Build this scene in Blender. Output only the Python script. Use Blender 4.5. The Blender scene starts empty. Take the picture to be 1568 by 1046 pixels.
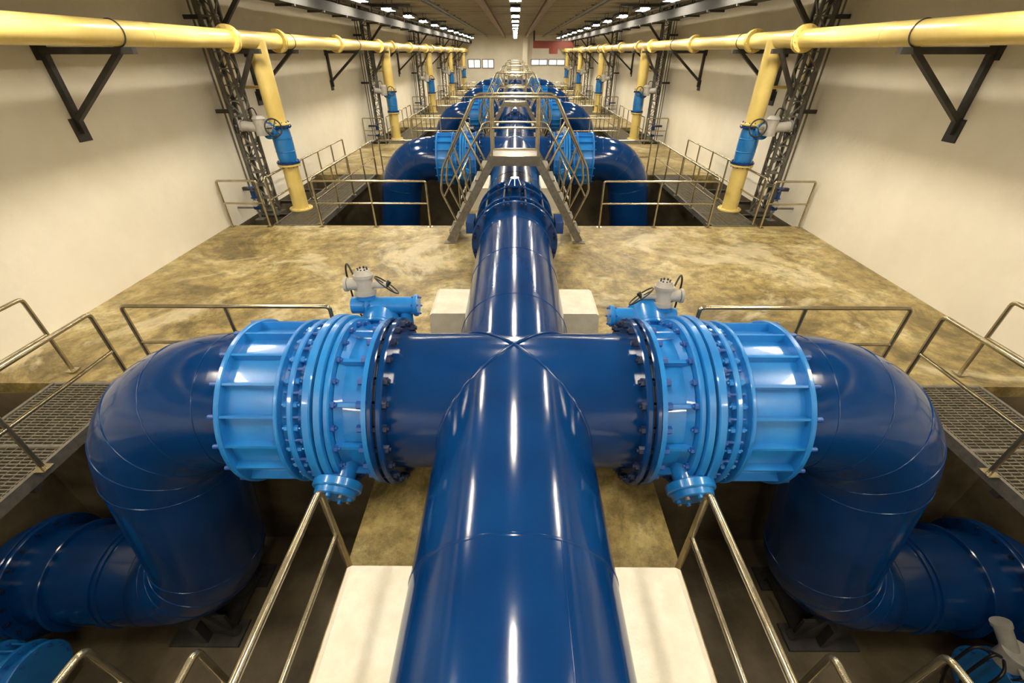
import bpy, math, random
from mathutils import Vector, Matrix
random.seed(4)
P = 11.6      # length of one pumping bay
NB = 5
YT = 3.19
ZA = 0.75
R = 0.66
WX = 7.14
YEND = 64.0
YBACK = -7.3
ZP = -3.5
ZC = 5.6
scene = bpy.context.scene
try:
    scene.view_settings.view_transform = 'Standard'
    scene.view_settings.look = 'None'
except Exception as e:
    print(e)

# ------------------------------------------------------------------ materials
def base_mat(name, col, rough=0.5, metal=0.0, coat=0.0):
    m = bpy.data.materials.new(name); m.use_nodes = True
    nt = m.node_tree; b = nt.nodes['Principled BSDF']
    b.inputs['Base Color'].default_value = (*col, 1)
    b.inputs['Roughness'].default_value = rough
    b.inputs['Metallic'].default_value = metal
    if coat: 
        b.inputs['Coat Weight'].default_value = coat
        b.inputs['Coat Roughness'].default_value = 0.06
    return m, nt, b

def noisy(name, c1, c2, scale=4, rough=0.5, metal=0.0, coat=0.0, bump=0.0, bscale=30, detail=6, lo=0.35, hi=0.65, c3=None, stretch=(1,1,1)):
    m, nt, b = base_mat(name, c1, rough, metal, coat)
    tc = nt.nodes.new('ShaderNodeTexCoord')
    mp = nt.nodes.new('ShaderNodeMapping'); mp.inputs['Scale'].default_value = stretch
    nt.links.new(tc.outputs['Object'], mp.inputs['Vector'])
    n = nt.nodes.new('ShaderNodeTexNoise'); n.inputs['Scale'].default_value = scale; n.inputs['Detail'].default_value = detail
    n.inputs['Roughness'].default_value = 0.6
    nt.links.new(mp.outputs[0], n.inputs['Vector'])
    r = nt.nodes.new('ShaderNodeValToRGB')
    r.color_ramp.elements[0].position = lo; r.color_ramp.elements[0].color = (*c1, 1)
    r.color_ramp.elements[1].position = hi; r.color_ramp.elements[1].color = (*c2, 1)
    if c3:
        e = r.color_ramp.elements.new((lo+hi)/2); e.color = (*c3, 1)
    nt.links.new(n.outputs['Fac'], r.inputs['Fac'])
    nt.links.new(r.outputs['Color'], b.inputs['Base Color'])
    if bump:
        n2 = nt.nodes.new('ShaderNodeTexNoise'); n2.inputs['Scale'].default_value = bscale; n2.inputs['Detail'].default_value = 5
        nt.links.new(tc.outputs['Object'], n2.inputs['Vector'])
        bp = nt.nodes.new('ShaderNodeBump'); bp.inputs['Strength'].default_value = bump; bp.inputs['Distance'].default_value = 0.02
        nt.links.new(n2.outputs['Fac'], bp.inputs['Height'])
        nt.links.new(bp.outputs[0], b.inputs['Normal'])
    return m

M = {}
M['blue']  = noisy('dark_blue_gloss_paint', (0.0012,0.026,0.115), (0.002,0.036,0.15), 1.5, 0.13, 0, 0.0, 0.035, 7)
M['lblue'] = noisy('light_blue_paint', (0.010,0.16,0.50), (0.016,0.21,0.58), 3, 0.3, 0, 0.4, 0.05, 40)
M['bolt']  = base_mat('blue_painted_bolt', (0.010,0.07,0.30), 0.35)[0]
M['dbolt'] = base_mat('dark_bolt', (0.002,0.010,0.045), 0.35)[0]
M['yellow']= noisy('yellow_pipe_paint', (0.70,0.53,0.15), (0.78,0.62,0.22), 2, 0.32, 0, 0.3, 0.04, 12)
M['rail']  = noisy('stainless_rail_steel', (0.38,0.33,0.22), (0.50,0.44,0.31), 8, 0.24, 0.9)
M['dark']  = noisy('dark_grey_steel', (0.035,0.034,0.032), (0.06,0.055,0.05), 6, 0.5, 0.3)
M['tray']  = base_mat('black_cable_tray_steel', (0.018,0.017,0.015), 0.8)[0]
M['colm']  = noisy('grey_painted_column_steel', (0.075,0.072,0.062), (0.12,0.112,0.095), 6, 0.5, 0.2)
M['galv']  = noisy('galvanised_steel', (0.13,0.125,0.105), (0.21,0.19,0.16), 12, 0.42, 0.4)
M['grate'] = noisy('grating_steel', (0.15,0.135,0.10), (0.22,0.2,0.15), 8, 0.45, 0.5)
M['act']   = noisy('actuator_grey_paint', (0.32,0.31,0.28), (0.42,0.40,0.36), 5, 0.4)
M['black'] = base_mat('black_rubber', (0.012,0.012,0.012), 0.4)[0]
M['red']   = base_mat('red_crane_paint', (0.20,0.03,0.015), 0.5)[0]
M['block'] = noisy('white_painted_plinth', (0.60,0.56,0.45), (0.70,0.66,0.56), 5, 0.75, bump=0.25, bscale=60)
M['wall']  = noisy('cream_plaster_wall', (0.76,0.71,0.58), (0.84,0.79,0.67), 0.6, 0.85, bump=0.35, bscale=9)
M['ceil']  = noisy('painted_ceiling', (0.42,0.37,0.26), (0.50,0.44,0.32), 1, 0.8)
M['beam']  = base_mat('brown_runway_beam', (0.28,0.17,0.06), 0.5)[0]
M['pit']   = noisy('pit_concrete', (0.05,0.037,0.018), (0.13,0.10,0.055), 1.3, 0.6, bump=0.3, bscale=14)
def floor_mat():
    m, nt, b = base_mat('ochre_sealed_concrete', (0.4,0.28,0.1), 0.42)
    tc = nt.nodes.new('ShaderNodeTexCoord')
    def noise(sc,det,ro,dist=0):
        n = nt.nodes.new('ShaderNodeTexNoise'); n.inputs['Scale'].default_value=sc; n.inputs['Detail'].default_value=det
        n.inputs['Roughness'].default_value=ro; n.inputs['Distortion'].default_value=dist
        nt.links.new(tc.outputs['Object'], n.inputs['Vector']); return n
    def ramp(n, stops):
        r = nt.nodes.new('ShaderNodeValToRGB'); cr=r.color_ramp
        cr.elements[0].position=stops[0][0]; cr.elements[0].color=(*stops[0][1],1)
        cr.elements[1].position=stops[-1][0]; cr.elements[1].color=(*stops[-1][1],1)
        for p,c in stops[1:-1]:
            e=cr.elements.new(p); e.color=(*c,1)
        nt.links.new(n.outputs['Fac'], r.inputs['Fac']); return r
    n1=noise(0.6,10,0.74,0.6)
    r1=ramp(n1,[(0.40,(0.155,0.115,0.042)),(0.47,(0.30,0.225,0.085)),(0.54,(0.40,0.315,0.135)),(0.62,(0.55,0.48,0.29))])
    n2=noise(3.5,10,0.82)
    r2=ramp(n2,[(0.42,(0.42,0.41,0.36)),(0.56,(1.06,1.04,0.98))])
    n3=noise(0.35,8,0.68,1.5)
    r3=ramp(n3,[(0.54,(0,0,0)),(0.62,(1,1,1))])
    mx = nt.nodes.new('ShaderNodeMixRGB'); mx.blend_type='MULTIPLY'; mx.inputs[0].default_value=0.8
    nt.links.new(r1.outputs[0], mx.inputs[1]); nt.links.new(r2.outputs[0], mx.inputs[2])
    m3 = nt.nodes.new('ShaderNodeMath'); m3.operation='MULTIPLY'; m3.inputs[1].default_value=0.55
    nt.links.new(r3.outputs[0], m3.inputs[0])
    mp2 = nt.nodes.new('ShaderNodeMixRGB'); mp2.inputs[2].default_value=(0.62,0.55,0.37,1)
    nt.links.new(m3.outputs[0], mp2.inputs[0]); nt.links.new(mx.outputs[0], mp2.inputs[1])
    nt.links.new(mp2.outputs[0], b.inputs['Base Color'])
    mr = nt.nodes.new('ShaderNodeMapRange'); mr.inputs['To Min'].default_value=0.28; mr.inputs['To Max'].default_value=0.6
    nt.links.new(n1.outputs['Fac'], mr.inputs['Value']); nt.links.new(mr.outputs[0], b.inputs['Roughness'])
    bp = nt.nodes.new('ShaderNodeBump'); bp.inputs['Strength'].default_value=0.2; bp.inputs['Distance'].default_value=0.02
    nt.links.new(n2.outputs['Fac'], bp.inputs['Height']); nt.links.new(bp.outputs[0], b.inputs['Normal'])
    return m
M['floor'] = floor_mat()
def emis(name, col, s):
    m, nt, b = base_mat(name, col, 0.5)
    b.inputs['Emission Color'].default_value=(*col,1); b.inputs['Emission Strength'].default_value=s
    return m
M['lamp'] = emis('fluorescent_diffuser', (1.0,0.90,0.73), 102.0)
M['glass'] = emis('daylit_window_glass', (0.85,0.92,1.0), 0.6)

# ------------------------------------------------------------------ mesh builder
def frame(d):
    d = Vector(d).normalized()
    a = Vector((0,0,1)) if abs(d.z) < 0.9 else Vector((0,1,0))
    u = d.cross(a).normalized(); v = d.cross(u).normalized()
    return d, u, v

class MB:
    def __init__(s): s.v=[]; s.f=[]; s.mi=[]; s.sm=[]; s.mats=[]
    def mat(s, k):
        if k not in s.mats: s.mats.append(k)
        return s.mats.index(k)
    def add(s, vs, fs, k, smooth=False):
        o=len(s.v); s.v += [tuple(x) for x in vs]; mi=s.mat(k)
        for f in fs:
            s.f.append([i+o for i in f]); s.mi.append(mi); s.sm.append(smooth)
    def ring(s, c, u, v, r, n): return [c+u*(r*math.cos(2*math.pi*i/n))+v*(r*math.sin(2*math.pi*i/n)) for i in range(n)]
    def cyl(s, p0, p1, r, k, r1=None, seg=24, caps=True, smooth=True):
        p0=Vector(p0); p1=Vector(p1); r1 = r if r1 is None else r1
        d,u,v = frame(p1-p0)
        a=s.ring(p0,u,v,r,seg); b=s.ring(p1,u,v,r1,seg)
        s.add(a+b, [[i,(i+1)%seg,seg+(i+1)%seg,seg+i] for i in range(seg)], k, smooth)
        if caps:
            if r>0: s.add(a,[list(range(seg))[::-1]],k)
            if r1>0: s.add(b,[list(range(seg))],k)
    def lathe(s, o, d, prof, k, seg=48):
        o=Vector(o); d,u,v=frame(d)
        for (t0,r0),(t1,r1) in zip(prof,prof[1:]):
            a=s.ring(o+d*t0,u,v,r0,seg); b=s.ring(o+d*t1,u,v,r1,seg)
            s.add(a+b,[[i,(i+1)%seg,seg+(i+1)%seg,seg+i] for i in range(seg)],k,True)
    def sweep(s, pts, r, k, seg=12, split=False, caps=True):
        pts=[Vector(p) for p in pts]; n=len(pts)
        tang=[]
        for i in range(n):
            a=(pts[i]-pts[i-1]).normalized() if i>0 else None
            b=(pts[i+1]-pts[i]).normalized() if i<n-1 else None
            if a is None: a=b
            if b is None: b=a
            t=(a+b).normalized(); tang.append((t, 1/max(0.4,t.dot(a)), a, b))
        d,u,v=frame(tang[0][0]); rings=[]
        prev=d
        for i in range(n):
            t,sc,a,b=tang[i]
            q=prev.rotation_difference(t); u=q@u; v=q@v; prev=t
            bend=(b-a)
            rr=[]
            for j in range(seg):
                off=u*(r*math.cos(2*math.pi*j/seg))+v*(r*math.sin(2*math.pi*j/seg))
                if bend.length>1e-4:
                    bn=bend.normalized(); bn=(bn-t*bn.dot(t)).normalized()
                    off=off+bn*(off.dot(bn)*(sc-1))
                rr.append(pts[i]+off)
            rings.append(rr)
        if split:
            for a,b in zip(rings,rings[1:]):
                s.add(a+b,[[i,(i+1)%seg,seg+(i+1)%seg,seg+i] for i in range(seg)],k,True)
        else:
            vs=[p for rr in rings for p in rr]; fs=[]
            for q in range(n-1):
                for i in range(seg):
                    fs.append([q*seg+i,q*seg+(i+1)%seg,(q+1)*seg+(i+1)%seg,(q+1)*seg+i])
            s.add(vs,fs,k,True)
        if caps:
            s.add(rings[0],[list(range(seg))[::-1]],k); s.add(rings[-1],[list(range(seg))],k)
        return rings
    def box(s, c, size, k, rot=None):
        c=Vector(c); h=Vector(size)/2
        vs=[]
        for x in (-1,1):
            for y in (-1,1):
                for z in (-1,1):
                    p=Vector((x*h.x,y*h.y,z*h.z))
                    if rot: p=rot@p
                    vs.append(c+p)
        s.add(vs,[[0,1,3,2],[4,6,7,5],[0,4,5,1],[2,3,7,6],[0,2,6,4],[1,5,7,3]],k)
    def bb(s, x0,x1,y0,y1,z0,z1,k):
        if x0>x1: x0,x1=x1,x0
        s.box(((x0+x1)/2,(y0+y1)/2,(z0+z1)/2),(x1-x0,y1-y0,z1-z0),k)
    def bar(s, p0, p1, w, h, k, up=(0,0,1)):
        p0=Vector(p0); p1=Vector(p1); d=(p1-p0); L=d.length; d.normalize()
        up=Vector(up)
        if abs(d.dot(up))>0.98: up=Vector((0,1,0))
        sd=d.cross(up).normalized(); u2=sd.cross(d).normalized()
        rot=Matrix((d,sd,u2)).transposed()
        s.box((p0+p1)/2,(L,w,h),k,rot)
    def torus(s, c, ax, Rr, r, k, n=32, m=8):
        c=Vector(c); d,u,v=frame(ax); vs=[];fs=[]
        for i in range(n):
            a=2*math.pi*i/n; dr=u*math.cos(a)+v*math.sin(a)
            for j in range(m):
                b=2*math.pi*j/m
                vs.append(c+dr*(Rr+r*math.cos(b))+d*(r*math.sin(b)))
        for i in range(n):
            for j in range(m):
                fs.append([i*m+j,((i+1)%n)*m+j,((i+1)%n)*m+(j+1)%m,i*m+(j+1)%m])
        s.add(vs,fs,k,True)
    def flange(s, c, ax, r, t, k, nb=0, rb=0.0, bl=0.05, br=0.02, kb='bolt', seg=48, hole=0):
        c=Vector(c); d,u,v=frame(ax)
        bv=min(0.012,t*0.2)
        s.lathe(c-d*t/2, d, [(0,hole),(0,r-bv),(bv,r),(t-bv,r),(t,r-bv),(t,hole)], k, seg)
        for i in range(nb):
            a=2*math.pi*(i+.5)/nb; q=c+(u*math.cos(a)+v*math.sin(a))*rb
            s.cyl(q-d*(t/2+bl),q+d*(t/2+bl),br*0.55,kb,seg=6)
            s.cyl(q-d*(t/2+bl*.62),q-d*(t/2),br,kb,seg=6,smooth=False)
            s.cyl(q+d*(t/2),q+d*(t/2+bl*.62),br,kb,seg=6,smooth=False)
    def prism(s, poly, y0, y1, k):   # poly in XZ, extruded along Y
        n=len(poly)
        a=[Vector((x,y0,z)) for x,z in poly]; b=[Vector((x,y1,z)) for x,z in poly]
        for i in range(n):
            j=(i+1)%n
            s.add([a[i],a[j],b[j],b[i]],[[0,1,2,3]],k)
        s.add(a,[list(range(n))],k); s.add(b,[list(range(n))[::-1]],k)
    def mesh(s, name):
        me=bpy.data.meshes.new(name); me.from_pydata(s.v,[],s.f)
        for k in s.mats: me.materials.append(M[k])
        me.polygons.foreach_set('material_index',s.mi); me.polygons.foreach_set('use_smooth',s.sm)
        me.update()
        return me

def put(me, name, loc=(0,0,0), bevel=0):
    o=bpy.data.objects.new(name, me); scene.collection.objects.link(o); o.location=loc
    if bevel:
        b=o.modifiers.new('bevel','BEVEL'); b.width=bevel; b.segments=2; b.limit_method='ANGLE'
    return o

def fillet(pts, rad, n=5):
    pts=[Vector(p) for p in pts]; out=[pts[0]]
    for i in range(1,len(pts)-1):
        a,b,c=pts[i-1],pts[i],pts[i+1]
        d1=(a-b).normalized(); d2=(c-b).normalized()
        rr=min(rad,(a-b).length*.45,(c-b).length*.45)
        p1=b+d1*rr; p2=b+d2*rr
        for j in range(n+1):
            t=j/n; out.append(p1*(1-t)**2+b*2*t*(1-t)+p2*t*t)
    out.append(pts[-1]); return out

# ------------------------------------------------------------------ room shell
mb=MB()
for k in range(-1,NB+1):
    y0=4.3+P*k; y1=min(10.5+P*k,YEND)
    y0=max(y0,YBACK)
    if y0<YEND: mb.bb(-WX,WX,y0,y1,ZP-.3,0,'floor')
    py0=10.5+P*k
    if py0<YEND:
        mb.bb(-1.41,1.41,py0,min(py0+P-6.2,YEND),ZP-.3,0,'floor')
put(mb.mesh('floor'),'floor')
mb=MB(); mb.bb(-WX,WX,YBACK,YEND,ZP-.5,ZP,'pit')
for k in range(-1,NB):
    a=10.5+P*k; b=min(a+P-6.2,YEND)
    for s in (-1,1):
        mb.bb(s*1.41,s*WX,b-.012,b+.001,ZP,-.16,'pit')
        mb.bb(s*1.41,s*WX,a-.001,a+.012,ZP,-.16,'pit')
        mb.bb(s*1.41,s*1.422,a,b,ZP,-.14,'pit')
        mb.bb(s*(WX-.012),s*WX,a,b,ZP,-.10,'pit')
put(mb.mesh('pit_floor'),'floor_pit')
for s,n in ((-1,'wall_left'),(1,'wall_right')):
    mb=MB(); mb.bb(s*WX,s*(WX+.3),YBACK-.3,YEND+.3,ZP-.5,ZC+.3,'wall'); put(mb.mesh(n),n)
mb=MB(); mb.bb(-WX,WX,YEND,YEND+.3,ZP-.5,ZC+.3,'wall'); put(mb.mesh('wall_far'),'wall_far')
mb=MB(); mb.bb(-WX,WX,YBACK-.3,YBACK,ZP-.5,ZC+.3,'wall'); put(mb.mesh('wall_back'),'wall_back')
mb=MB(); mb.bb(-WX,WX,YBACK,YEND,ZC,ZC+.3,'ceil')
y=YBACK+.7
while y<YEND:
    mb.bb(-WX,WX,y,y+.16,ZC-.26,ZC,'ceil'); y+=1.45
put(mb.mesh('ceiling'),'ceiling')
for s in (-1,1):
    mb=MB(); mb.bb(s*1.25,s*1.29,YBACK,YEND,ZC-.5,ZC-.26,'beam')
    mb.bb(s*1.17,s*1.37,YBACK,YEND,ZC-.52,ZC-.49,'beam'); mb.bb(s*1.17,s*1.37,YBACK,YEND,ZC-.29,ZC-.26,'beam')
    put(mb.mesh('crane_runway_beam'),'crane_runway_beam')
for i,(x0,x1,z0,z1) in enumerate([(-5.9,-4.4,2.0,2.9),(-4.1,-2.7,2.0,2.9),(2.0,4.0,2.3,2.9),(4.2,6.2,2.3,2.9)]):
    mb=MB(); mb.bb(x0,x1,YEND-.04,YEND-.02,z0,z1,'glass')
    for a in (x0,(x0+x1)/2,x1): mb.bb(a-.04,a+.04,YEND-.08,YEND,z0-.04,z1+.04,'galv')
    for b in (z0,z1): mb.bb(x0-.04,x1+.04,YEND-.08,YEND,b-.04,b+.04,'galv')
    put(mb.mesh('window'),'window_%d'%(i+1))
mb=MB(); mb.bb(.9,1.5,YEND-1.2,YEND-.6,0,ZC-.27,'wall'); mb.bb(.8,1.6,YEND-1.3,YEND-.5,0,.3,'wall'); put(mb.mesh('c'),'concrete_pillar')
mb=MB(); 
mb.bb(1.7,5.6,50.0,50.5,4.0,4.5,'red'); mb.bb(1.7,5.6,49.9,50.6,4.5,4.55,'red'); mb.bb(1.7,5.6,49.9,50.6,3.95,4.0,'red')
mb.bb(3.3,4.1,49.9,50.6,3.5,3.95,'red')
for x in (1.8,4.4): mb.bb(x-.08,x+.08,50,50.5,4.5,ZC-.27,'dark')
put(mb.mesh('crane'),'red_overhead_crane_girder')

# ------------------------------------------------------------------ ceiling lamps
mb=MB()
mb.bb(-.19,.19,-.65,.65,.03,.14,'tray'); mb.bb(-.16,.16,-.6,.6,0,.03,'lamp')
mb.bb(-.2,-.185,-.65,.65,-.03,.05,'galv'); mb.bb(.185,.2,-.65,.65,-.03,.05,'galv')
for y in (-.45,.45): mb.cyl((0,y,.14),(0,y,ZC-.26-4.98),.012,'dark',seg=8)
lamp=mb.mesh('fluorescent_ceiling_light')
sp=P/3
for x in (-4.9,0,4.9):
    y=-6
    while y<YEND-1:
        put(lamp,'fluorescent_ceiling_light',(x,y,4.98)); y+=sp

for s in (-1,1):
    mb=MB()
    for x,z,hh in ((5.55,4.58,.24),(6.75,5.0,.14)):  # inner tray's position and depth are shaped to shade the upper wall
        mb.bb(s*(x-.2),s*(x+.2),YBACK+.05,YEND-.05,z,z+.015,'tray')
        for xx in (x-.2,x+.2): mb.bb(s*(xx-.01),s*(xx+.01),YBACK+.05,YEND-.05,z,z+hh,'tray')
        for i in range(5):
            xx=x-.14+.07*i
            mb.cyl((s*xx,YBACK+.05,z+.05),(s*xx,YEND-.05,z+.05),.025,'tray',seg=6)
        y=YBACK+1
        while y<YEND:
            mb.bar((s*x,y,z),(s*x,y,ZC-.02),.03,.03,'dark'); mb.bb(s*(x-.24),s*(x+.24),y-.03,y+.03,z-.05,z,'dark'); y+=P/6
    put(mb.mesh('cable_tray'),'cable_tray')
    mb=MB()
    for x,r_ in ((3.3,.045),(3.5,.03),(6.2,.06)):
        mb.cyl((s*x,YBACK+.05,5.2),(s*x,YEND-.05,5.2),r_,'galv',seg=12)
    y=YBACK+1.2
    while y<YEND-1:
        mb.bb(s*3.2,s*3.6,y-.02,y+.02,5.25,5.28,'dark'); mb.bar((s*3.4,y,5.27),(s*3.4,y,ZC-.02),.02,.02,'dark')
        mb.bar((s*6.2,y,5.25),(s*6.2,y,ZC-.02),.02,.02,'dark'); y+=2.9
    put(mb.mesh('conduit'),'ceiling_service_pipes')

# ------------------------------------------------------------------ main pipe (one bay)
def weld(mb,c,ax,r,k='blue'): mb.lathe(Vector(c)-Vector(ax).normalized()*.012,ax,[(0,r),(.006,r+.005),(.018,r+.005),(.024,r)],k,64)
mb=MB()
mb.cyl((0,-2.6,ZA),(0,YT,ZA),R,'blue',seg=96)
mb.cyl((0,YT-.3,ZA),(0,8.9,ZA),R-.03,'blue',seg=96)
for y in (-1.6,1.35): weld(mb,(0,y,ZA),(0,1,0),R)
for y in (4.25,5.6,7.0): weld(mb,(0,y,ZA),(0,1,0),R-.03)
mb.cyl((-1.15,YT,ZA),(1.15,YT,ZA),R-.005,'blue',seg=96)
for sx in (-1,1):
    for sy in (-1,1):
        pts=[]
        for i in range(0,19):
            a=math.pi/2*i/18
            x=R*math.cos(a)*sx; z=ZA+R*math.sin(a)
            pts.append((x, YT+sy*R*math.cos(a), z))
        mb.sweep(pts,.016,'blue',8)
a=math.radians(66)
mb.cyl((R*math.cos(a),-2.5,ZA+R*math.sin(a)),(R*math.cos(a),1.35,ZA+R*math.sin(a)),.005,'blue',seg=6)
for s in (-1,1):
    mb.flange((s*1.10,YT,ZA),(s,0,0),.81,.055,'blue',24,.75,.05,.036,'dbolt',64)
for y in (7.35,7.62,8.3,8.75):
    mb.flange((0,y,ZA),(0,1,0),.77,.06,'blue',20,.72,.05,.03,'dbolt',64)
mb.cyl((0,7.35,ZA),(0,8.75,ZA),.68,'blue',seg=64)
for i in range(12):
    a=2*math.pi*(i+.5)/12
    mb.cyl((.73*math.cos(a),7.25,ZA+.73*math.sin(a)),(.73*math.cos(a),8.85,ZA+.73*math.sin(a)),.022,'dbolt',seg=8)
for a in (20,160):
    c=math.cos(math.radians(a)); sn=math.sin(math.radians(a))
    mb.box((.84*c,7.6,ZA+.84*sn),(.14,.5,.2),'blue')
mb.cyl((0,8.05,ZA+.6),(0,8.05,ZA+.86),.12,'blue'); mb.flange((0,8.05,ZA+.86),(0,0,1),.2,.03,'blue',8,.16,.03,.014,'dbolt',24)
mb.cyl((0,8.05,ZA+.87),(0,8.05,ZA+.98),.16,'blue',r1=.08)
mainp=mb.mesh('main_pipe')
def plinth(y0,y1,h,w):
    mb=MB(); rr=R+.012
    for s in (-1,1):
        poly=[(s*.04,0.0),(s*w,0.0),(s*(w-.02),h-.03),(s*(w-.06),h)]
        a0=math.acos(min(1,max(-1,(ZA-h)/rr)))
        for i in range(13):
            a=a0*(1-i/12)
            poly.append((s*max(.04,rr*math.sin(a)),ZA-rr*math.cos(a)))
        mb.prism(poly,y0,y1,'block')
    return mb.mesh('plinth')
pl1=plinth(.15,1.6,.6,1.2); pl2=plinth(5.12,5.86,.6,1.2)

# ------------------------------------------------------------------ valve assembly
def valve(s):
    mb=MB(); X=Vector((s,0,0)); c0=Vector((0,YT,ZA))
    def F(x,r,t,n,rb,k='lblue',bl=.05,kb='lblue',br=.028): mb.flange(c0+X*x,X,r,t,k,n,rb,bl,br,kb,72)
    mb.lathe(c0,X,[(1.128,.6),(1.128,.76),(1.15,.76),(1.15,.6)],'black',64)
    mb.flange(c0+X*1.175,X,.81,.045,'blue',24,.75,.05,.036,'dbolt',64)
    mb.lathe(c0,X,[(1.205,.79),(1.245,.79),(1.245,.6)],'lblue',72)
    mb.lathe(c0,X,[(1.21,.72),(1.27,.67),(1.44,.67),(1.50,.71)],'lblue',72)
    F(1.53,.80,.05,24,.745,kb='bolt')
    for i in range(24):
        a=2*math.pi*(i+.5)/24; rd=Vector((0,math.cos(a),math.sin(a)))
        mb.cyl(c0+X*1.22+rd*.75,c0+X*1.29+rd*.75,.034,'bolt',seg=6,smooth=False)
        if i%2: mb.bar(c0+X*1.22+rd*.71,c0+X*1.52+rd*.71,.03,.06,'lblue',up=rd)
    mb.lathe(c0,X,[(1.56,.66),(1.56,.82),(1.565,.83),(1.615,.83),(1.62,.82),(1.62,.7)],'lblue',72)
    mb.lathe(c0,X,[(1.625,.68),(1.625,.79),(1.635,.79),(1.635,.7)],'black',64)
    mb.lathe(c0,X,[(1.64,.66),(1.64,.83),(1.65,.84),(1.70,.84),(1.71,.83),(1.71,.66)],'lblue',72)
    for i in range(24):
        a=2*math.pi*(i)/24; rd=Vector((0,math.cos(a),math.sin(a)))*.765
        mb.cyl(c0+X*1.70+rd,c0+X*1.88+rd,.016,'bolt',seg=8); mb.cyl(c0+X*1.71+rd,c0+X*1.75+rd,.032,'bolt',seg=6,smooth=False)
    mb.lathe(c0,X,[(1.7,.69),(1.82,.69)],'lblue',72)
    F(1.83,.79,.05,24,.745)
    mb.lathe(c0,X,[(1.85,.71),(1.9,.70),(2.42,.70)],'lblue',72)
    F(1.95,.785,.035,0,.7); F(2.43,.79,.045,0,.7)
    for i in range(18):
        a=2*math.pi*(i+.5)/18; rd=Vector((0,math.cos(a),math.sin(a)))
        mb.bar(c0+X*1.93+rd*.735,c0+X*2.44+rd*.735,.022,.075,'lblue',up=rd)
        mb.cyl(c0+X*2.41+rd*.765,c0+X*2.50+rd*.765,.022,'bolt',seg=6)
    ax=Vector((s*.08,-.92,-.36)).normalized(); cv=c0+X*1.48
    mb.cyl(cv+ax*.6,cv+ax*.86,.135,'lblue',r1=.12,seg=32)
    mb.lathe(cv,ax,[(.82,.12),(.82,.20),(.83,.21),(.89,.21),(.90,.20),(.90,.18),(.95,.175),(.96,.16),(.96,0)],'lblue',40)
    d,u,v=frame(ax)
    for i in range(8):
        a=2*math.pi*i/8; q=cv+(u*math.cos(a)+v*math.sin(a))*.135
        mb.cyl(q+ax*.95,q+ax*.985,.02,'galv' if i%2 else 'lblue',seg=6,smooth=False)
    mb.bar(cv+ax*.66+Vector((0,0,.16)),cv+ax*.66+Vector((0,-.02,.34)),.05,.09,'lblue')
    b=Vector((0,.92,.39)).normalized(); k=.85
    mb.cyl(cv+b*.6,cv+b*.86,.14,'lblue',seg=32)
    mb.flange(cv+b*.84,b,.21,.05,'lblue',8,.17,.03,.018,'bolt',32)
    g=cv+b*.98
    mb.cyl(g-b*.12,g+b*.14,.21,'lblue',seg=32)
    mb.cyl(g+b*.14,g+b*.18,.18,'lblue',r1=.14,seg=32)
    up=Vector((0,.15,1)).normalized()
    lo = 0.16 if s<0 else 0.04
    h0=g+up*lo
    mb.cyl(h0+X*.30,h0-X*.40,.095,'lblue',seg=24)
    mb.flange(h0-X*.40,X,.12,.05,'lblue',6,.10,.02,.012,'bolt',24)
    mb.flange(h0+X*.12,X,.125,.04,'lblue',6,.105,.02,.012,'bolt',24)
    mb.cyl(h0-X*.28-up*.05,g-X*.28-up*.25,.07,'lblue',seg=16)
    m0=h0+X*.14+up*.08
    def U(a): return m0+up*(a*k)
    mb.cyl(m0,U(.06),.10,'lblue',seg=24)
    mb.cyl(U(.06),U(.12),.115,'act',seg=28)
    mb.cyl(U(.12),U(.28),.09,'act',seg=28)
    mb.cyl(U(.28),U(.32),.105,'act',seg=28)
    mb.cyl(U(.32),U(.38),.095,'act',r1=.07,seg=28)
    mb.cyl(U(.2),U(.2)+Vector((s*.17,-.02,0)),.065,'act',seg=24)
    mb.cyl(U(.2)+Vector((s*.17,-.02,0)),U(.2)+Vector((s*.2,-.02,0)),.078,'act',seg=24)
    for i in range(8):
        a=2*math.pi*i/8
        mb.cyl(U(.37)+Vector((.05*math.cos(a),.05*math.sin(a),-.02)),U(.4)+Vector((.05*math.cos(a),.05*math.sin(a),0)),.01,'black',seg=6)
    wc=U(.18)-X*.24
    mb.cyl(U(.18),wc,.035,'act',seg=16); wax=Vector((-s*.6,.35,.7)).normalized()
    mb.torus(wc,wax,.15,.008,'black',36,8)
    d,u,v=frame(wax)
    for i in range(3):
        a=2*math.pi*i/3+.4; mb.cyl(wc,wc+(u*math.cos(a)+v*math.sin(a))*.15,.007,'black',seg=6)
    mb.cyl(wc-wax*.02,wc+wax*.05,.025,'black',seg=12)
    q=U(.22)+X*.08
    mb.sweep(fillet([q,q+Vector((s*.1,.1,.2)),q+Vector((s*.2,.25,.02)),q+Vector((s*.2,.3,-.5)),q+Vector((s*.15,.5,-.9))],.15),.011,'black',6)
    return mb.mesh('butterfly_valve')
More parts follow.
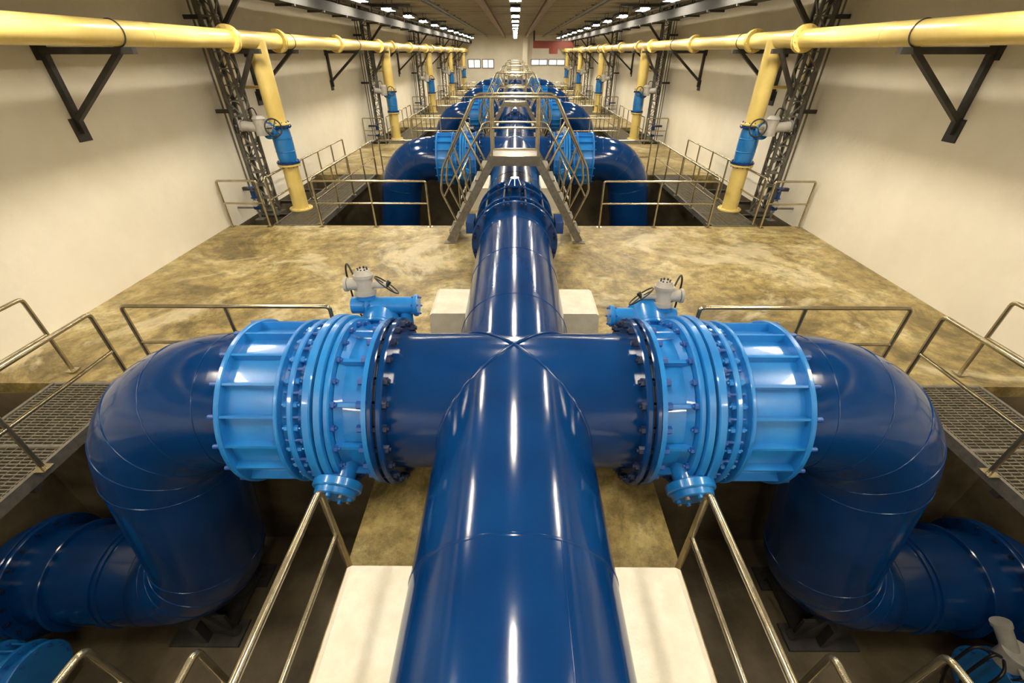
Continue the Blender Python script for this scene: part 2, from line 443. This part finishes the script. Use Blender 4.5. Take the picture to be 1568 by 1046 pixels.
# ------------------------------------------------------------------ elbow / drop leg
def elbow(s):
    mb=MB(); zb=-2.6
    path=[(2.45,ZA),(2.72,ZA)]
    cx,cz,rd=2.72,ZA-1.08,1.08; n=12; A=80; seams=[1]
    for i in range(1,n+1):
        a=math.radians(90-A*i/n); path.append((cx+rd*math.cos(a),cz+rd*math.sin(a)))
        if i%3==0: seams.append(len(path)-1)
    x0,z0=path[-1]
    ang=math.radians(A)
    r2=.95
    cz2=zb+r2; zs=cz2-r2*math.cos(ang)
    t=(z0-zs)/math.sin(ang); xs=x0+t*math.cos(ang)
    cx2=xs+r2*math.sin(ang)
    path.append((xs,zs)); seams.append(len(path)-1)
    for i in range(1,n+1):
        h=ang*(1-i/n); path.append((cx2-r2*math.sin(h),cz2-r2*math.cos(h)))
        if i%3==0: seams.append(len(path)-1)
    path.append((WX-.2,zb))
    pts=[(s*x,YT,z) for x,z in path]
    rings=mb.sweep(pts,R-.01,'blue',72)
    for i in seams:
        rr=rings[i]; mb.sweep(rr+[rr[0]],.006,'blue',6,caps=False)
    mb.lathe((s*2.62,YT,ZA),(s,0,0),[(-.14,R),(-.14,R+.012),(.0,R+.012),(.0,R)],'blue',72)
    for x in (5.38,5.46): mb.lathe((s*x,YT,zb),(s,0,0),[(0,R-.01),(.01,R+.015),(.03,R+.015),(.04,R-.01)],'blue',64)
    mb.flange((s*6.1,YT,zb),(s,0,0),.72,.05,'blue',0,.745,.05,.028,'dbolt',64)
    mb.flange((s*6.55,YT,zb),(s,0,0),.80,.06,'blue',20,.745,.05,.028,'dbolt',64)
    mb.flange((s*6.63,YT,zb),(s,0,0),.80,.06,'blue',0,.745,.05,.028,'dbolt',64)
    q=4.45
    for yy in (YT-.42,YT+.42):
        mb.bb(s*(q-.4),s*(q+.4),yy-.02,yy+.02,ZP,zb-.35,'dark')
        mb.bb(s*(q-.5),s*(q+.5),yy-.18,yy+.18,ZP,ZP+.04,'dark')
        mb.bb(s*(q-.05),s*(q+.05),yy-.14,yy+.14,ZP,zb-.4,'dark')
        mb.bar((s*(q-.4),yy,ZP+.05),(s*(q-.1),yy-.0,zb-.2),.12,.1,'dark')
    mb.bb(s*(q-.4),s*(q+.4),YT-.42,YT+.42,zb-.75,zb-.64,'dark')
    return mb.mesh('elbow')
def pump(s):
    mb=MB(); c=Vector((s*(6.3 if s<0 else 6.2),2.05,ZP+.5)); 
    mb.cyl(c+Vector((s*.6,0,0)),c+Vector((-s*.25,0,0)),.30,'lblue',seg=40)
    for x in (-.25,-.05,.3,.55): mb.flange(c+Vector((s*x,0,0)),(1,0,0),.42,.05,'lblue',14,.37,.04,.02,'bolt',40)
    for i in range(12):
        a=2*math.pi*i/12
        mb.bar(c+Vector((-s*.05,.36*math.cos(a),.36*math.sin(a))),c+Vector((s*.3,.36*math.cos(a),.36*math.sin(a))),.02,.04,'lblue')
    mb.bb(c.x-.3,c.x+.3,c.y-.3,c.y+.3,ZP,ZP+.12,'pit')
    mb.bb(c.x-.2,c.x+.2,c.y-.05,c.y+.05,ZP+.1,ZP+.3,'lblue')
    if s>0:
        m=c+Vector((-.15,.12,.42))
        mb.cyl(c,m,.10,'lblue',seg=16)
        mb.cyl(m,m+Vector((0,0,.2)),.15,'act',seg=28); mb.cyl(m+Vector((0,0,.2)),m+Vector((0,0,.25)),.17,'act',seg=28)
        mb.cyl(m+Vector((0,0,.12)),m+Vector((-.12,.22,.42)),.085,'act',seg=24); mb.cyl(m+Vector((-.12,.22,.42)),m+Vector((-.135,.25,.46)),.1,'act',seg=24)
        mb.torus(m+Vector((-.1,-.24,.15)),(0,1,.4),.12,.012,'black')
        mb.cyl(m+Vector((0,0,.12)),m+Vector((-.1,-.24,.15)),.025,'act',seg=10)
        for i,(dx,dy) in enumerate(((-.3,.0),(-.42,.1),(-.35,-.2))):
            mb.sweep(fillet([m+Vector((-.1,0,.1)),m+Vector((dx,dy,.22)),m+Vector((dx-.1,dy-.05,-.3)),m+Vector((dx+.1,dy-.1,-.9))],.14),.018,'black',8)
    return mb.mesh('pump_valve')

# ------------------------------------------------------------------ railings
def rail_run(mb, pts, zt=1.1, zm=.58, posts=1.25, r=.025, ret=True):
    pts=[Vector(p) for p in pts]
    top=[p+Vector((0,0,zt)) for p in pts]; mid=[p+Vector((0,0,zm)) for p in pts]
    a=[pts[0]]+top+[pts[-1]]
    mb.sweep(fillet(a,.06,4),r,'rail',12); mb.sweep(mid,r*.85,'rail',10)
    for i in range(len(pts)-1):
        L=(pts[i+1]-pts[i]).length; n=max(1,round(L/posts))
        for j in range(n+1):
            if i>0 and j==0: continue
            p=pts[i].lerp(pts[i+1],j/n)
            if not ((i==0 and j==0) or (i==len(pts)-2 and j==n)): mb.cyl(p,p+Vector((0,0,zt)),r*.95,'rail',seg=12)
            mb.bb(p.x-.06,p.x+.06,p.y-.06,p.y+.06,p.z,p.z+.012,'rail')
def R1(s):
    mb=MB(); rail_run(mb,[(s*2.2,4.42,0),(s*4.7,4.42,0)],posts=1.25); return mb.mesh('guard_railing')
def R2(s):
    mb=MB(); rail_run(mb,[(s*4.88,4.2,.02),(s*4.88,-1.0,.02)],posts=1.3); return mb.mesh('guard_railing')
def R3(s):
    mb=MB(); rail_run(mb,[(s*6.0,4.55,.02),(s*6.0,-1.0,.02)],posts=1.2); return mb.mesh('guard_railing')
def R4(s):
    mb=MB(); rail_run(mb,[(s*1.34,1.85,0),(s*1.34,-1.0,0)],posts=1.4); return mb.mesh('guard_railing')
def R5(s):
    mb=MB(); rail_run(mb,[(s*2.1,-1.2,0),(s*4.8,-1.2,0)],posts=1.3); return mb.mesh('guard_railing')
def R6(s):
    mb=MB(); rail_run(mb,[(s*6.1,-1.2,0),(s*7.05,-1.2,0)],posts=1.0); return mb.mesh('guard_railing')
def grating(s):
    mb=MB(); x0,x1=4.96,6.05; y0,y1=-1.1,4.3
    for x in (x0,x1): mb.bb(s*(x-.02),s*(x+.02),y0,y1,-.12,.015,'galv')
    for i in range(6):
        y=y0+(y1-y0)*i/5; mb.bb(s*x0,s*x1,y-.02,y+.02,-.08,.012,'galv')
    n=int((y1-y0)/.045)
    for i in range(n):
        y=y0+.045*i+.02; mb.bb(s*x0,s*x1,y-.007,y+.007,-.03,.005,'grate')
    for i in range(10):
        x=x0+.109*(i+.5); mb.bb(s*(x-.005),s*(x+.005),y0,y1,-.012,.006,'grate')
    for y in (y0+1.3,y0+2.6,y0+3.9): 
        mb.bb(s*x0,s*(WX-.03),y-.04,y+.04,-.2,-.12,'dark')
    return mb.mesh('grating_walkway')
def platform(s):
    mb=MB(); z=-.6
    rail_run(mb,[(s*2.05,1.15,z),(s*2.05,-1.0,z)],zt=1.0,zm=.5,posts=1.1)
    rail_run(mb,[(s*2.78,1.15,z),(s*3.0,-1.0,z)],zt=1.0,zm=.5,posts=1.1)
    for x in (2.0,2.4,2.8): mb.bb(s*(x-.03),s*(x+.03),-1.1,1.2,z-.12,z,'galv')
    for i in range(50): mb.bb(s*2.0,s*2.85,-1.1+.046*i,-1.092+.046*i,z-.03,z,'grate')
    for x in (2.05,2.78): mb.bb(s*(x-.04),s*(x+.04),1.08,1.16,ZP,z-.1,'galv')
    mb.bb(s*1.42,s*3.0,-1.1,-1.04,z-.3,z,'galv')
    return mb.mesh('access_platform')
def crossover():
    mb=MB(); y0,y1=9.35,10.2; zt=1.82; px=.47; fx=1.47
    mb.bb(-px-.05,px+.05,y0,y1,zt-.04,zt,'galv')
    for y in (y0,y1): mb.bb(-px-.05,px+.05,y-.03,y+.03,zt-.16,zt+.03,'rail')
    for s in (-1,1):
        for y in (y0,y1):
            mb.bar((s*px,y,zt-.06),(s*fx,y,0.03),.05,.16,'galv')
            mb.bb(s*(fx-.13),s*(fx+.13),y-.08,y+.08,0,.015,'galv')
            A=Vector((s*.80,y,zt+1.08)); B=Vector((s*1.50,y,1.62)); C=Vector((s*1.58,y,1.15)); D=Vector((s*1.26,y,.45))
            mb.sweep(fillet([(0,y,zt+1.08),A,B,C,D],.1,5),.025,'rail',12)
            mb.sweep(fillet([(0,y,zt+.55),(s*.66,y,zt+.55),(s*1.42,y,1.2),(s*1.5,y,1.05)],.08,4),.02,'rail',10)
            for t in (.15,.55):
                p=Vector((s*px,y,zt-.06)).lerp(Vector((s*fx,y,.03)),t)
                q=A.lerp(B,min(1,t+.25)); mb.cyl(p,q,.022,'rail',seg=10)
            mb.cyl((s*px,y,zt),(s*px,y,zt+1.08),.024,'rail',seg=12)
        for i in range(1,8):
            t=i/8; x=px+(fx-px)*t; z=(zt)*(1-t)
            mb.bb(s*(x-.09),s*(x+.13),y0+.02,y1-.02,z-.02,z+.01,'grate')
    return mb.mesh('crossover_stair')

# ------------------------------------------------------------------ yellow piping
YX=5.92; YZ=3.84; YR=.165; YD=.2; DY=11.85
def yellow_main(s):
    mb=MB()
    mb.cyl((s*YX,YBACK+.03,YZ),(s*YX,YEND-.03,YZ),YR,'yellow',seg=40)
    for k in range(-1,NB):
        o=P*k
        for y in (DY-1.1,DY+1.1,DY+5.3):
            for dy in (-.04,.04): mb.flange((s*YX,y+o+dy,YZ),(0,1,0),.25,.04,'yellow',12,.215,.03,.016,'yellow',36)
        weld(mb,(s*YX,DY-3.5+o,YZ),(0,1,0),YR,'yellow')
    return mb.mesh('yellow_header_pipe')
def yellow_drop(s):
    mb=MB(); c=lambda z:(s*YX,DY,z)
    mb.cyl(c(0),c(YZ),YD,'yellow',seg=36)
    mb.flange(c(.03),(0,0,1),.3,.05,'yellow',12,.25,.03,.016,'yellow',36)
    for z in (1.17,2.13): mb.flange(c(z),(0,0,1),.28,.05,'yellow',12,.245,.03,.016,'bolt',36)
    for z in (1.23,2.07): mb.flange(c(z),(0,0,1),.29,.05,'blue',12,.245,.03,.016,'bolt',36)
    mb.lathe(c(0),(0,0,1),[(1.25,.21),(1.35,.225),(1.65,.235),(1.95,.225),(2.05,.21)],'lblue',36)
    for z in (1.5,1.8): mb.torus(c(z),(0,0,1),.225,.016,'lblue',36,6)
    # bonnet, gearbox and motor actuator facing the aisle
    b=Vector(c(1.86)); d=Vector((s*.30,-.85,.40)).normalized()
    mb.cyl(b,b+d*.36,.13,'lblue',seg=24); mb.flange(b+d*.36,d,.19,.05,'lblue',8,.155,.03,.014,'bolt',28)
    mb.cyl(b+d*.38,b+d*.50,.09,'act',seg=20)
    m=b+d*.60
    mb.cyl(m-Vector((0,0,.16)),m+Vector((0,0,.20)),.14,'act',seg=24)
    mb.cyl(m+Vector((0,0,.20)),m+Vector((0,0,.27)),.155,'act',r1=.10,seg=24)
    mb.cyl(m,m+Vector((s*.40,-.05,.05)),.11,'act',seg=20)
    mb.cyl(m+Vector((s*.40,-.05,.05)),m+Vector((s*.43,-.05,.05)),.13,'act',seg=20)
    mb.cyl(m,m+Vector((-s*.22,-.02,.0)),.09,'act',seg=20)
    for off,ax_,rr_ in ((Vector((-s*.36,-.12,.02)),Vector((-s,-.9,.2)),.19),(Vector((s*.52,-.12,.06)),Vector((s,-.9,.2)),.17)):
        w=m+off; mb.cyl(m,w,.03,'act',seg=10); wax=ax_.normalized()
        mb.torus(w,wax,rr_,.017,'black',30,8); d2,u,v=frame(wax)
        for i in range(3):
            a=2*math.pi*i/3; mb.cyl(w,w+(u*math.cos(a)+v*math.sin(a))*rr_,.012,'black',seg=6)
    mb.sweep(fillet([m+Vector((0,0,.2)),m+Vector((s*.1,.1,.45)),m+Vector((s*.4,.2,.3)),m+Vector((s*.6,.25,-.6))],.15),.014,'black',6)
    mb.sweep(fillet([(s*YX,DY+.25,2.9),(s*6.95,DY+.25,2.9),(s*6.95,DY+.25,3.9)],.1),.035,'yellow',12)
    mb.cyl((s*YX,DY,2.9),(s*YX,DY+.25,2.9),.035,'yellow',seg=12)
    mb.cyl((s*6.3,DY+.6,0),(s*6.3,DY+.6,3.6),.045,'yellow',seg=12)
    return mb.mesh('yellow_drop_pipe')
def bracket(s):
    mb=MB(); y=0; z1=YZ-YR-.05; w=.09
    mb.bar((s*(WX-.05),y,z1+.05),(s*(WX-.05),y,2.5),w,w,'dark')
    mb.bar((s*WX,y,z1),(s*5.7,y,z1),w,w,'dark')
    mb.bar((s*5.95,y,z1-.02),(s*(WX-.06),y,2.7),w,w*.8,'dark')
    mb.bb(s*(WX-.03),s*WX,y-.12,y+.12,2.38,2.72,'dark')
    mb.bb(s*(WX-.03),s*WX,y-.12,y+.12,z1-.12,z1+.16,'dark')
    mb.torus((s*YX,y,YZ),(0,1,0),YR+.005,.012,'dark',30,6)
    return mb.mesh('pipe_wall_bracket')
def column(s):
    mb=MB(); xa,xb=6.42,6.72; y=0
    for x in (xa,xb):
        for yy in (-.13,.13):
            mb.bb(s*(x-.03),s*(x+.03),yy-.03,yy+.03,0,ZC-.27,'colm')
    n=16
    for i in range(n):
        z=.1+i*(ZC-.5)/n; z2=z+(ZC-.5)/n
        for yy in (-.155,.155):
            a,b=((xa,xb) if i%2 else (xb,xa)); mb.bar((s*a,yy,z),(s*b,yy,z2),.02,.04,'galv',up=(0,1,0))
        for x in (xa-.03,xb+.03):
            a,b=((-.13,.13) if i%2 else (.13,-.13)); mb.bar((s*x,a,z),(s*x,b,z2),.04,.02,'galv',up=(1,0,0))
        mb.bb(s*xa,s*xb,-.15,.15,z,z+.02,'galv')
    mb.bb(s*(xa-.12),s*(xb+.12),-.25,.25,0,.03,'colm')
    for z in (.6,2.4,4.2): mb.bb(s*xb,s*WX,-.05,.05,z,z+.08,'dark')
    mb.bar((s*xa,0,4.0),(s*5.2,0,5.25),.08,.08,'dark'); mb.bar((s*xb,0,5.28),(s*4.5,0,5.28),.08,.1,'dark')
    z1=YZ-YR-.05; mb.bar((s*xa,-.1,z1),(s*5.65,-.1,z1),.09,.09,'dark'); mb.bar((s*xa,-.1,2.75),(s*5.85,-.1,z1),.08,.08,'dark')
    for i,x in enumerate((6.92,7.02)): mb.cyl((s*x,.1,0.0),(s*x,.1,ZC-.27),.022,'galv',seg=8)
    return mb.mesh('lattice_steel_column')
def tap(s):
    mb=MB(); b=Vector((s*6.62,-.62,0))
    mb.bb(b.x-.1,b.x+.1,b.y-.1,b.y+.1,0,.02,'galv')
    mb.cyl(b,b+Vector((0,0,.62)),.025,'galv',seg=12); mb.cyl(b+Vector((0,0,.3)),b+Vector((s*.5,0,.3)),.025,'galv',seg=12)
    mb.cyl(b+Vector((0,0,.55)),b+Vector((0,0,.72)),.05,'blue',seg=16); mb.flange(b+Vector((0,0,.55)),(0,0,1),.08,.02,'blue',seg=20)
    mb.torus(b+Vector((0,0,.8)),(0,0,1),.07,.01,'bolt',20,6); mb.cyl(b+Vector((0,0,.72)),b+Vector((0,0,.8)),.012,'galv',seg=8)
    mb.cyl(b+Vector((-s*.02,-.02,.42)),b+Vector((-s*.02,-.1,.42)),.07,'act',seg=20)
    mb.cyl(b+Vector((-s*.07,0,.3)),b+Vector((s*.07,0,.3)),.05,'blue',seg=14)
    return mb.mesh('washdown_tap')

for k in range(0,NB):
    o=P*k
    put(mainp,'water_main_pipe',(0,o,0))
    put(pl1,'concrete_pipe_plinth',(0,o,0),.012); put(pl2,'concrete_pipe_plinth',(0,o,0),.012)
for s in (-1,1):
    v=valve(s); e=elbow(s); p=pump(s); g=grating(s); rr=[f(s) for f in (R1,R2,R3,R4,R5,R6)]; yd=yellow_drop(s); bk=bracket(s); co=column(s); tp=tap(s)
    put(yellow_main(s),'yellow_header_pipe'); put(platform(s),'access_platform')
    for k in range(0,NB):
        o=P*k
        put(v,'butterfly_valve',(0,o,0)); put(e,'blue_elbow_pipe',(0,o,0)); put(p,'pump_inlet_valve',(0,o,0))
        put(g,'grating_walkway',(0,o,0))
        for i,r_ in enumerate(rr):
            put(r_,'guard_railing',(0,o,0))
    for k in range(0,NB):
        o=P*k
        if DY+o<YEND:
            put(yd,'yellow_drop_pipe',(0,o,0)); put(co,'lattice_steel_column',(0,11.5+o,0)); put(tp,'washdown_tap',(0,11.6+o,0))
    for k in range(-1,NB):
        put(bk,'pipe_wall_bracket',(0,7.7+P*k,0)); put(bk,'pipe_wall_bracket',(0,13.6+P*k,0))
x=crossover()
for k in range(0,NB): put(x,'crossover_stair',(0,P*k,0))
mb=MB(); mb.cyl((0,YBACK+.02,ZA),(0,-2.6,ZA),R,'blue',seg=64); mb.flange((0,-2.9,ZA),(0,1,0),.77,.06,'blue',20,.72,.05,.03,'dbolt',64); put(mb.mesh('m'),'water_main_pipe')

# ------------------------------------------------------------------ world + camera
w=bpy.data.worlds.new('World'); scene.world=w; w.use_nodes=True
w.node_tree.nodes['Background'].inputs[0].default_value=(1,.85,.6,1); w.node_tree.nodes['Background'].inputs[1].default_value=.3
cam=bpy.data.cameras.new('Camera'); cam.lens=15.0; cam.sensor_width=36; cam.clip_end=200; cam.clip_start=.05
co=bpy.data.objects.new('Camera',cam); scene.collection.objects.link(co); co.location=(0,0,3.6)
co.rotation_euler=(math.radians(90-34.1),0,.0063)
scene.camera=co
